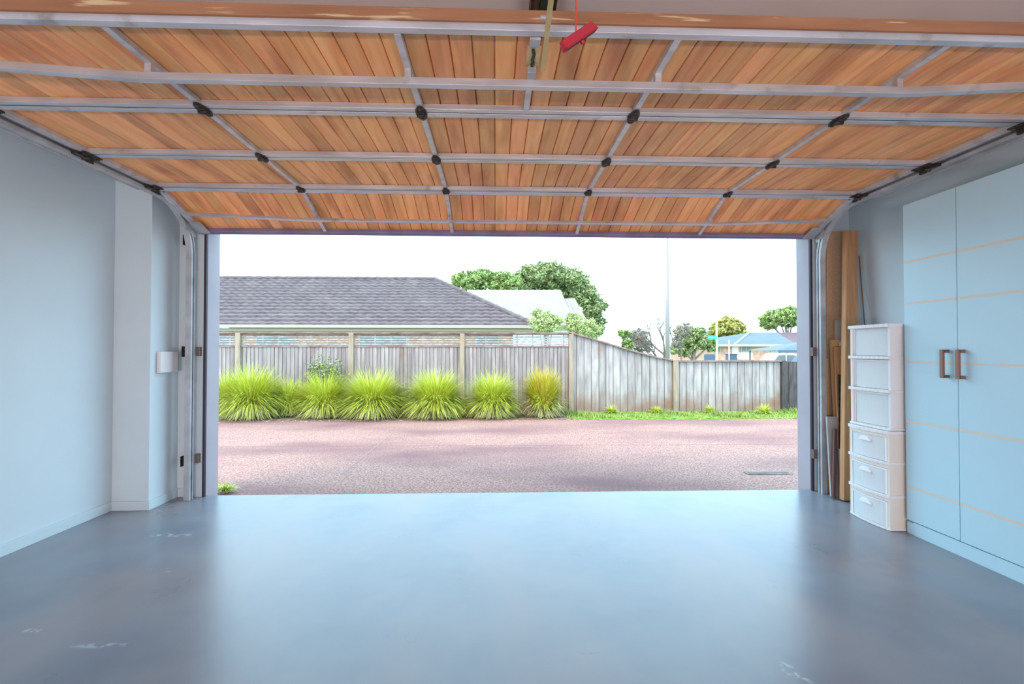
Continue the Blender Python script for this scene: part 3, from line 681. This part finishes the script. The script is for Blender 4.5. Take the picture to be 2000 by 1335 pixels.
rnd = random.Random(21); mb = MB()
for i in range(420):
    x = rnd.uniform(-6, 7); y = 8.12+abs(rnd.gauss(0, .12)) if rnd.random() < .85 else rnd.uniform(4.6, 8)
    y = 8.24-(y-8.12)*.8 if y > 8.1 else y
    a = rnd.uniform(0, 6.28); L_ = rnd.uniform(.01, .045 if y > 8 else .018); d = Vector((math.cos(a), math.sin(a), 0)); n_ = Vector((-d.y, d.x, 0))*L_*.25; p = Vector((x, y, ZG+.004))
    mb.poly([p-d*L_, p-n_, p+d*L_+Vector((0,0,.006)), p+n_])
tag(mb.build('leaf_litter', mat('dry_litter', (.42,.28,.20), (.62,.48,.38), rough=.9, island=.3), None), 'dry straw and leaf litter scattered along the edge of the driveway', 'leaf litter', kind='stuff')

# trees
def tree(name, label, blobs, mt, size, n, trunk, seed=0, tr=.2, shell=.55, bark=None, branches=True, group='trees beyond the fence'):
    rnd = random.Random(seed); base = Vector(trunk); t = thing(name, base, label, 'tree', group); mb = MB(); st = MB(); n = int(n*2.2)
    tot = sum(b[1][0]*b[1][2] for b in blobs)
    for cen, rad in blobs:
        k = max(20, int(n*rad[0]*rad[2]/tot)); cen = Vector(cen)
        # clustered leaf tufts
        nt_ = max(10, k//50)
        for q in range(nt_):
            v = Vector((rnd.gauss(0,1), rnd.gauss(0,1), rnd.gauss(0,1))).normalized()*(.45+.5*rnd.random())
            pc = cen+Vector((v.x*rad[0], v.y*rad[1], v.z*rad[2])); rr = (rad[0]*rad[2])**.5*rnd.uniform(.22, .42)
            leaves(mb, pc, (rr*1.2, rr*1.2, rr*.8), k//nt_, size, rnd, .2)
    top = sum((Vector(b[0]) for b in blobs), Vector())/len(blobs)
    st.tube([base, base.lerp(top, .5), top], [tr, tr*.7, tr*.3], 8)
    if branches:
        for cen, rad in blobs:
            cen = Vector(cen); f = base.lerp(top, .45)
            st.tube([f, f.lerp(cen, .5)+Vector((0, 0, -.1*rad[2])), cen], [tr*.45, tr*.3, tr*.1], 6)
    mb.build('crown', mt, t); st.build('trunk', bark or M['bark'], t)
    return t
def B(u, v, Y, rpx, rpz, dy=1.0):
    p = at(u, v, Y=Y); return ((p.x, p.y, p.z), (rpx*Y/F, rpx*Y/F*dy, rpz*Y/F))
def basepx(u, Y, z=-.75): p = at(u, 700, Y=Y); return (p.x, Y, z)
tree('broad_tree', 'mid green tree behind the tiled roof, left of the bigger tree', [B(905, 552, 40, 28, 18), B(940, 545, 41, 34, 20), B(985, 553, 41, 36, 22), B(930, 575, 42, 34, 16), B(890, 575, 42, 22, 14)],
     M['leaf_bright'], .16, 9000, basepx(945, 41), seed=1, tr=.35)
tree('large_tree', 'largest tree with a rounded crown sloping down right behind white roof', [B(1035, 540, 43, 28, 22), B(1075, 533, 44, 34, 24), B(1115, 548, 44, 34, 24), B(1140, 575, 44, 32, 24), B(1160, 602, 44, 26, 22), B(1165, 632, 44, 18, 22), B(1075, 565, 45, 45, 25), B(1030, 565, 45, 25, 16)],
     M['leaf_dark'], .17, 16000, basepx(1100, 45), seed=2, tr=.45)
tree('feathery_shrub', 'pale feathery bush above the fence before the white roof', [B(1062, 634, 12.5, 30, 20), B(1050, 622, 12.5, 16, 20), B(1082, 628, 12.5, 18, 20), B(1070, 616, 12.5, 10, 14)], M['leaf_pale'], .03, 4200, basepx(1064, 12.5, -.35), seed=3, tr=.04, group='bushes beyond the fence')
tree('feathery_shrub', 'pale feathery bush right of its twin, near the fence corner', [B(1138, 640, 12.5, 36, 20), B(1122, 628, 12.5, 18, 20), B(1158, 648, 12.5, 20, 16)], M['leaf_pale'], .03, 4200, basepx(1138, 12.5, -.35), seed=4, tr=.04, group='bushes beyond the fence')
tree('small_tree', 'little bright green tree left of the bare grey tree', [B(1218, 652, 38, 14, 9), B(1225, 670, 38, 12, 12)], M['leaf_bright'], .14, 900, basepx(1222, 38), seed=5, tr=.12)
tree('grey_tree', 'twiggy grey tree between little green tree and bare branches', [B(1246, 657, 40, 20, 18), B(1254, 676, 40, 22, 14)], M['leaf_grey'], .07, 3200, basepx(1248, 40), seed=6, tr=.12, bark=M['bark_grey'])
tree('mixed_tree', 'dark green bushy tree with grey twigs right of the tall pole', [B(1338, 655, 34, 22, 22), B(1362, 662, 34, 26, 24), B(1330, 682, 34, 22, 14), B(1385, 672, 34, 16, 16)], M['leaf_dark'], .12, 5200, basepx(1355, 34), seed=7, tr=.2)
tree('grey_tree', 'grey twiggy crown in front of the dark bushy tree', [B(1331, 650, 31.5, 17, 18), B(1322, 668, 31.5, 12, 18), B(1340, 640, 31.5, 12, 12)], M['leaf_grey'], .05, 1500, basepx(1330, 31.5), seed=17, tr=.06, bark=M['bark_grey'])
tree('olive_tree', 'domed olive yellow tree behind the street sign', [B(1420, 640, 55, 30, 22), B(1440, 650, 55, 20, 20), B(1400, 652, 55, 16, 18)], M['leaf_olive'], .22, 5000, basepx(1425, 55), seed=8, tr=.3)
tree('umbrella_tree', 'flat topped bright green tree behind the maroon roof', [B(1520, 618, 58, 24, 14), B(1550, 612, 58, 24, 15), B(1505, 632, 58, 18, 12), B(1540, 628, 58, 26, 10), B(1580, 618, 58, 24, 15), B(1530, 615, 58, 30, 15), B(1500, 622, 58, 16, 14)], M['leaf_bright'], .22, 7000, basepx(1545, 58), seed=9, tr=.28)
# bare tree
t = thing('bare_tree', basepx(1290, 36), 'leafless tree with crooked branches just left of the tall pole', 'tree', 'trees beyond the fence')
rnd = random.Random(12); mb = MB()
def br(p, d, L, r, dep):
    q = p+d*L*.5+Vector((rnd.uniform(-.1,.1), 0, rnd.uniform(-.1,.1)))*L; e = q+(d+Vector((rnd.uniform(-.4,.4), rnd.uniform(-.3,.3), rnd.uniform(-.2,.3)))).normalized()*L*.5
    mb.tube([p, q, e], [r, r*.8, r*.6], 5, cap=False)
    if dep:
        for k in range(3 if dep > 2 else 2):
            nd = ((e-p).normalized()+Vector((rnd.uniform(-.9,.9), rnd.uniform(-.5,.5), rnd.uniform(-.2,.6)))).normalized(); br(e, nd, L*.72, r*.6, dep-1)
bp_ = Vector(basepx(1298, 36)); br(bp_, Vector((-.12, 0, 1)), 1.45, .16, 5); br(bp_+Vector((0,0,.6)), Vector((-.5, 0, .9)).normalized(), .95, .10, 5); br(bp_+Vector((0,0,.9)), Vector((-.9, 0, .5)).normalized(), .8, .08, 4)
mb.build('branches', M['bark_grey'], t)

# ------------------------------------------------------------------ tiled-roof house
YE, YR = 14.0, 18.2
pe = at(1043, 636, Y=YE); pr_ = at(850, 546, Y=YR)
ze, zr = pe.z, pr_.z; xe, xrg = pe.x, pr_.x
house = thing('tiled_house', ((-16+xe)/2, YR, -.75), 'low house with grey tiled hipped roof and white gutter beyond the fence', 'house')
def tile_profile(s, cyc):   # sawtooth courses
    f = (s*cyc) % 1.0; return .035*(1-f)
mb = MB(); NC = 15; XLH = -20.0
def roofpt(a, j, kk):
    """j course row, kk: 0 lower lip,1 upper"""
    pass
xs_step = .05
for j in range(NC):
    s0, s1 = j/NC, (j+1)/NC
    y0, y1 = YE+(YR-YE)*s0, YE+(YR-YE)*s1; z0, z1 = ze+(zr-ze)*s0, ze+(zr-ze)*s1
    xr0 = xe+(xrg-xe)*s0; xr1 = xe+(xrg-xe)*s1
    n = int((xr0-(-12.0))/xs_step); base = len(mb.v); 
    for i in range(n+1):
        x = -12.0+(xr0+12.0)*i/n; ph = math.cos(2*math.pi*x/.30); wv = .010*ph
        xx = min(x, xr1+(xr0-xr1)*1.0)
        xt = min(x, xr1)
        mb.v += [Vector((x, y0-.01, z0+.002)), Vector((x, y0-.01, z0+.062+wv)), Vector((xt, y1, z1+.008+wv*.9 if x <= xr1 else z1+.008))]
    for i in range(n):
        a = base+3*i; b = a+3
        mb.f.append((a, b, b+1, a+1)); mb.sm.add(len(mb.f)); mb.f.append((a+1, b+1, b+2, a+2))
mb.poly([(xe, YE, ze), (xe, 2*YR-YE, ze), (xrg, YR, zr)])
mb.poly([(-12, YR, zr), (xrg, YR, zr), (xe, 2*YR-YE, ze), (-12, 2*YR-YE, ze)])
rf = mb.build('roof', M['tile'], house)
mb = MB()
def caps(a, b, n):
    a, b = Vector(a), Vector(b)
    for i in range(n):
        p, q = a.lerp(b, i/n), a.lerp(b, (i+1.08)/n); mb.tube([p+Vector((0,0,.03)), q+Vector((0,0,.018))], [.085, .075], 8)
caps((-12, YR, zr), (xrg, YR, zr), 26); caps((xrg, YR, zr), (xe, YE, ze+.02), 15)
mb.build('ridge_caps', M['tile'], rf)
mb = MB(); mb.box(-12, xe+.06, YE-.12, YE-.005, ze-.075, ze+.012); mb.build('gutter', M['fascia'], house, bevel=.01)
MB().box(-12, xe+.0, YE, YE+.62, ze-.17, ze-.08).build('soffit', M['soffit'], house)
wl = MB().box(-12, xe-.6, YE+.5, 2*YR-YE-.5, -.9, ze-.17).build('wall', M['brick'], house)
for (u0, u1) in ((428, 452), (500, 580), (700, 800), (928, 975)):
    a, b = at(u0, 660, Y=YE+.5), at(u1, 660, Y=YE+.5)
    wn = MB().box(a.x, b.x, YE+.46, YE+.5, .2, ze-.28).build('window', M['fascia'], wl)
    MB().box(a.x+.05, b.x-.05, YE+.455, YE+.46, .25, ze-.33).build('pane', M['glass'], wn)

# ------------------------------------------------------------------ white-roofed house
wh = thing('white_house', (2.5, 30, -.75), 'house with white corrugated metal roof in front of the big trees', 'house')
def sheet(p00, p10, p11, p01, n=40, amp=.03):
    mb = MB(); p00, p10, p11, p01 = map(Vector, (p00, p10, p11, p01)); nn = (p10-p00).cross(p01-p00).normalized()
    if nn.z < 0: nn = -nn
    mb.grid(lambda a, b: p00.lerp(p10, a).lerp(p01.lerp(p11, a), b)+nn*amp*(1 if int(a*n*2+.01) % 4 == 0 else 0), n*2, 1); return mb
tl, tr_ = at(934, 566, Y=33), at(1094, 566, Y=33); bl, br_ = at(905, 640, Y=28), at(1126, 634, Y=28)
dy = tr_.x-br_.x
sheet(bl, br_, tr_, (bl.x+dy+.2, tl.y, tl.z), 34).build('roof', M['white_roof'], wh)
rb = MB().poly([tuple(tl), tuple(tr_), (tr_.x, 38, bl.z), (tl.x, 38, bl.z)]).build('rear_roof', M['white_roof'], wh)
a1_, a2_, a3_, a4_ = at(1098, 583, Y=32.6), at(1122, 582, Y=32.6), at(1152, 636, Y=28.6), at(1118, 636, Y=28.6)
sheet(a4_, a3_, a2_, a1_, 8).build('side_roof', M['white_roof'], wh)
MB().box(bl.x, br_.x+.9, 28.9, 37, -.75, br_.z-.05).build('wall', M['white_wall'], wh)
MB().box(bl.x, a3_.x, 28.4, 28.6, br_.z-.16, br_.z-.04).build('gutter', M['greyboard'], wh)

# ------------------------------------------------------------------ blue-roofed house and things beyond the low fence
bh = thing('blue_roof_house', (22, 46, -.75), 'brick house with blue-green hipped roof beyond the low fence', 'house')
YH = 44.0
e0, e1 = at(1372, 672.5, Y=YH), at(1556, 672.5, Y=YH); r0, r1 = at(1464, 649, Y=YH+5), at(1518, 649, Y=YH+5)
mb = MB(); bk = YH+10
l2 = at(1430, 654.5, Y=YH+5.5); 
mb.poly([e0, e1, r1, r0]); mb.poly([e1, (e1.x, bk, e1.z), r1]); mb.poly([(e1.x, bk, e1.z), (e0.x, bk, e0.z), r0, r1]); mb.poly([(e0.x, bk, e0.z), e0, r0])
mb.build('roof', M['blue_roof'], bh)
MB().tube([at(1434, 672.5, Y=YH-.05), Vector(r0)+Vector((0,-.1,.05))], .09, 6).build('hip_cap', mat('pale_hip', (.40,.58,.60), rough=.6), bh)
MB().box(e0.x, e1.x, YH-.15, YH, e0.z-.18, e0.z+.03).build('gutter', M['fascia'], bh)
wl = MB().box(e0.x+.5, e1.x-.4, YH+.4, bk-.4, -.75, e0.z-.05).build('wall', mat('orange_brick', (.50,.25,.17), (.62,.38,.28), rough=.85, scale=3), bh)
def win(u0, u1, v0, v1, mt, nm='window', d=0.0, pane=True):
    a, b = at(u0, v0, Y=YH+.35-d), at(u1, v1, Y=YH+.35-d)
    o = MB().box(a.x, b.x, YH+.33-d, YH+.40-d, b.z, a.z).build(nm, mt, wl)
    if pane:
        m_ = (a.x+b.x)/2
        MB().box(a.x+.12, m_-.06, YH+.31-d, YH+.33-d, b.z+.12, a.z-.12).box(m_+.06, b.x-.12, YH+.31-d, YH+.33-d, b.z+.12, a.z-.12).build('pane', M['glass'], o)
win(1447, 1469, 674, 688, M['fascia']); win(1505, 1527, 674, 688, M['fascia']); win(1396, 1408, 675, 690, M['fascia'])
win(1430, 1442, 674, 700, M['white_wall'], 'cladding_panel', pane=False); win(1443, 1470, 688, 702, M['white_wall'], 'cladding_panel', pane=False)
mr = thing('maroon_roof_house', (30, 58, -.75), 'maroon roofed house partly hidden behind the blue-roofed one', 'house')
a, b, c_, d_ = at(1505, 649, Y=56), at(1640, 649, Y=56), at(1640, 672, Y=52), at(1510, 672, Y=52)
MB().poly([d_, c_, b, a]).poly([a, b, (b.x, 60, c_.z), (a.x, 60, c_.z)]).build('roof', M['maroon'], mr)
MB().box(d_.x+.3, c_.x-.3, 52.4, 59.6, -.75, d_.z-.02).build('wall', M['brick'], mr)
cp = thing('carport', (15, 30, -.75), 'small carport with blue-green pitched roof at the right door edge', 'carport')
a, b = at(1520, 684, Y=31), at(1610, 684, Y=31); tp = at(1568, 666, Y=33)
MB().poly([a, b, tp]).poly([a, tp, (a.x, 35, a.z)]).poly([b, (b.x, 35, b.z), tp]).poly([(a.x, 35, a.z), tp, (b.x, 35, b.z)]).build('roof', M['blue_roof'], cp)
MB().box(a.x, b.x, 30.9, 31.0, a.z-.14, a.z+.02).build('fascia', M['grey_bin'], cp)
for x in (a.x+.15, b.x-.15):
    for y in (31.1, 34.8): MB().box(x-.05, x+.05, y-.05, y+.05, -.75, a.z).build('post', M['pole'], cp)

def car(label, name, uc, Yc, ztop, body, L=4.3, W=1.75):
    c = at(uc, 695, Y=Yc); gz = -.75; t = thing(name, (c.x, Yc, gz), label, 'car', 'parked cars beyond the low fence')
    hgt = ztop-gz
    def ring(prof, y): return [(c.x+x*L/2, y, gz+z*hgt) for x, z in prof]
    body_p = [(-1, .2), (-1, .48), (-.93, .56), (-.55, .62), (.72, .62), (.96, .56), (1, .45), (1, .2)]
    cab_p = [(-.55, .60), (-.28, .96), (-.1, 1.0), (.30, .99), (.50, .93), (.74, .60)]
    b = MB().prism(ring(body_p, Yc-W/2), (0,0,0), (0, W, 0)).build('body', body, t, bevel=.05)
    n = ring(cab_p, Yc-W/2+.16); f = MB().prism(n, (0,0,0), (0, W-.32, 0)).build('roof', body, t, bevel=.04)
    g = MB().prism([(c.x+x*L/2, Yc-W/2+.15, gz+z*hgt) for x, z in [(-.48, .64), (-.25, .92), (.02, .94), (.02, .64)]], (0,0,0), (0, -.01, 0)).prism([(c.x+x*L/2, Yc-W/2+.15, gz+z*hgt) for x, z in [(.06, .64), (.06, .94), (.30, .93), (.46, .88), (.64, .64)]], (0,0,0), (0, -.01, 0))
    g.build('side_windows', M['glass'], t)
    for sx in (-.62, .62):
        for y in (Yc-W/2+.1, Yc+W/2-.1):
            MB().tube([(c.x+sx*L/2, y-.1, gz+.31), (c.x+sx*L/2, y+.1, gz+.31)], .31, 16).build('wheel', M['rubber'], t)
    return t
car('white car parked beyond the low fence, only its roof showing', 'car', 1520, 29.3, at(1508, 689.0, Y=29.3).z, M['white_paint'], L=3.3)
car('dark car with pale roof edge parked at the right door edge', 'car', 1586, 26.8, at(1560, 692, Y=26.8).z, M['dark_paint'], L=3.6)
t = thing('bin', (0,0,0), 'navy blue box standing in front of the blue-roofed house', 'bin')
a, b = at(1425, 691, Y=38), at(1440, 705, Y=38); t.location = (a.x, 38, -.75); ORG[t.name] = Vector(t.location)
MB().box(a.x, b.x, 38, 38.7, -.75, a.z-.04).build('body', M['grey_bin'], t, bevel=.02); MB().box(a.x-.03, b.x+.03, 37.96, 38.74, a.z-.04, a.z+.02).build('lid', M['grey_bin'], t, bevel=.01)
a, b = at(1376, 691.5, Y=30), at(1397, 705, Y=30)
t = thing('boundary_panel', (a.x, 30, -.75), 'low dark blue panel beside the street sign post', 'fence panel')
MB().box(a.x, b.x, 30, 30.04, -.75, a.z).build('panel', M['grey_bin'], t)
for x in (a.x, b.x): MB().box(x-.04, x+.04, 30.04, 30.12, -.75, a.z+.03).build('post', M['fascia'], t)

# poles
c = at(1304, 690, Y=22)
t = thing('utility_pole', (c.x, 22, -.75), 'tall pale tapering pole standing beyond the sloping fence', 'pole')
MB().tube([(c.x, 22, -.75), (c.x, 22, at(1304, 586, Y=22).z), (c.x+.02, 22, at(1304, 584, Y=22).z), (c.x+.02, 22, 8.5)], [.115, .085, .055, .035], 12).build('shaft', M['pole'], t)
MB().tube([(c.x+.02, 22, 8.45), (c.x+.9, 22, 8.75)], .03, 8).build('arm', M['pole'], t)
c = at(1400, 690, Y=24)
t = thing('street_sign', (c.x, 24, -.75), 'white sign post with a small green street name sign', 'street sign')
MB().tube([(c.x, 24, -.75), (c.x, 24, at(1400, 617, Y=24).z)], .045, 10).build('post', mat('white_post', (.82,.80,.80), rough=.5), t)
a, b = at(1382, 654.5, Y=23.93), at(1400, 662.5, Y=23.93)
sg_ = MB().box(a.x, b.x, 23.92, 23.95, b.z, a.z).build('sign', M['sign'], t)
mb = MB(); zc = (a.z+b.z)/2; xx = a.x+.05
for wd in (.045, .03, .035, .03, .04): mb.box(xx, xx+wd, 23.913, 23.92, zc-.028, zc+.022); xx += wd+.016
xx += .04
for wd in (.03, .03): mb.box(xx, xx+wd, 23.913, 23.92, zc-.028, zc+.022); xx += wd+.016
mb.build('lettering', M['white_plastic'], sg_)
c = at(1424, 690, Y=27)
t = thing('lamp_post', (c.x, 27, -.75), 'short thin blue-white post before the blue roof', 'post')
MB().tube([(c.x, 27, -.75), (c.x, 27, at(1424, 664, Y=27).z)], .03, 8).build('shaft', M['white_plastic'], t)
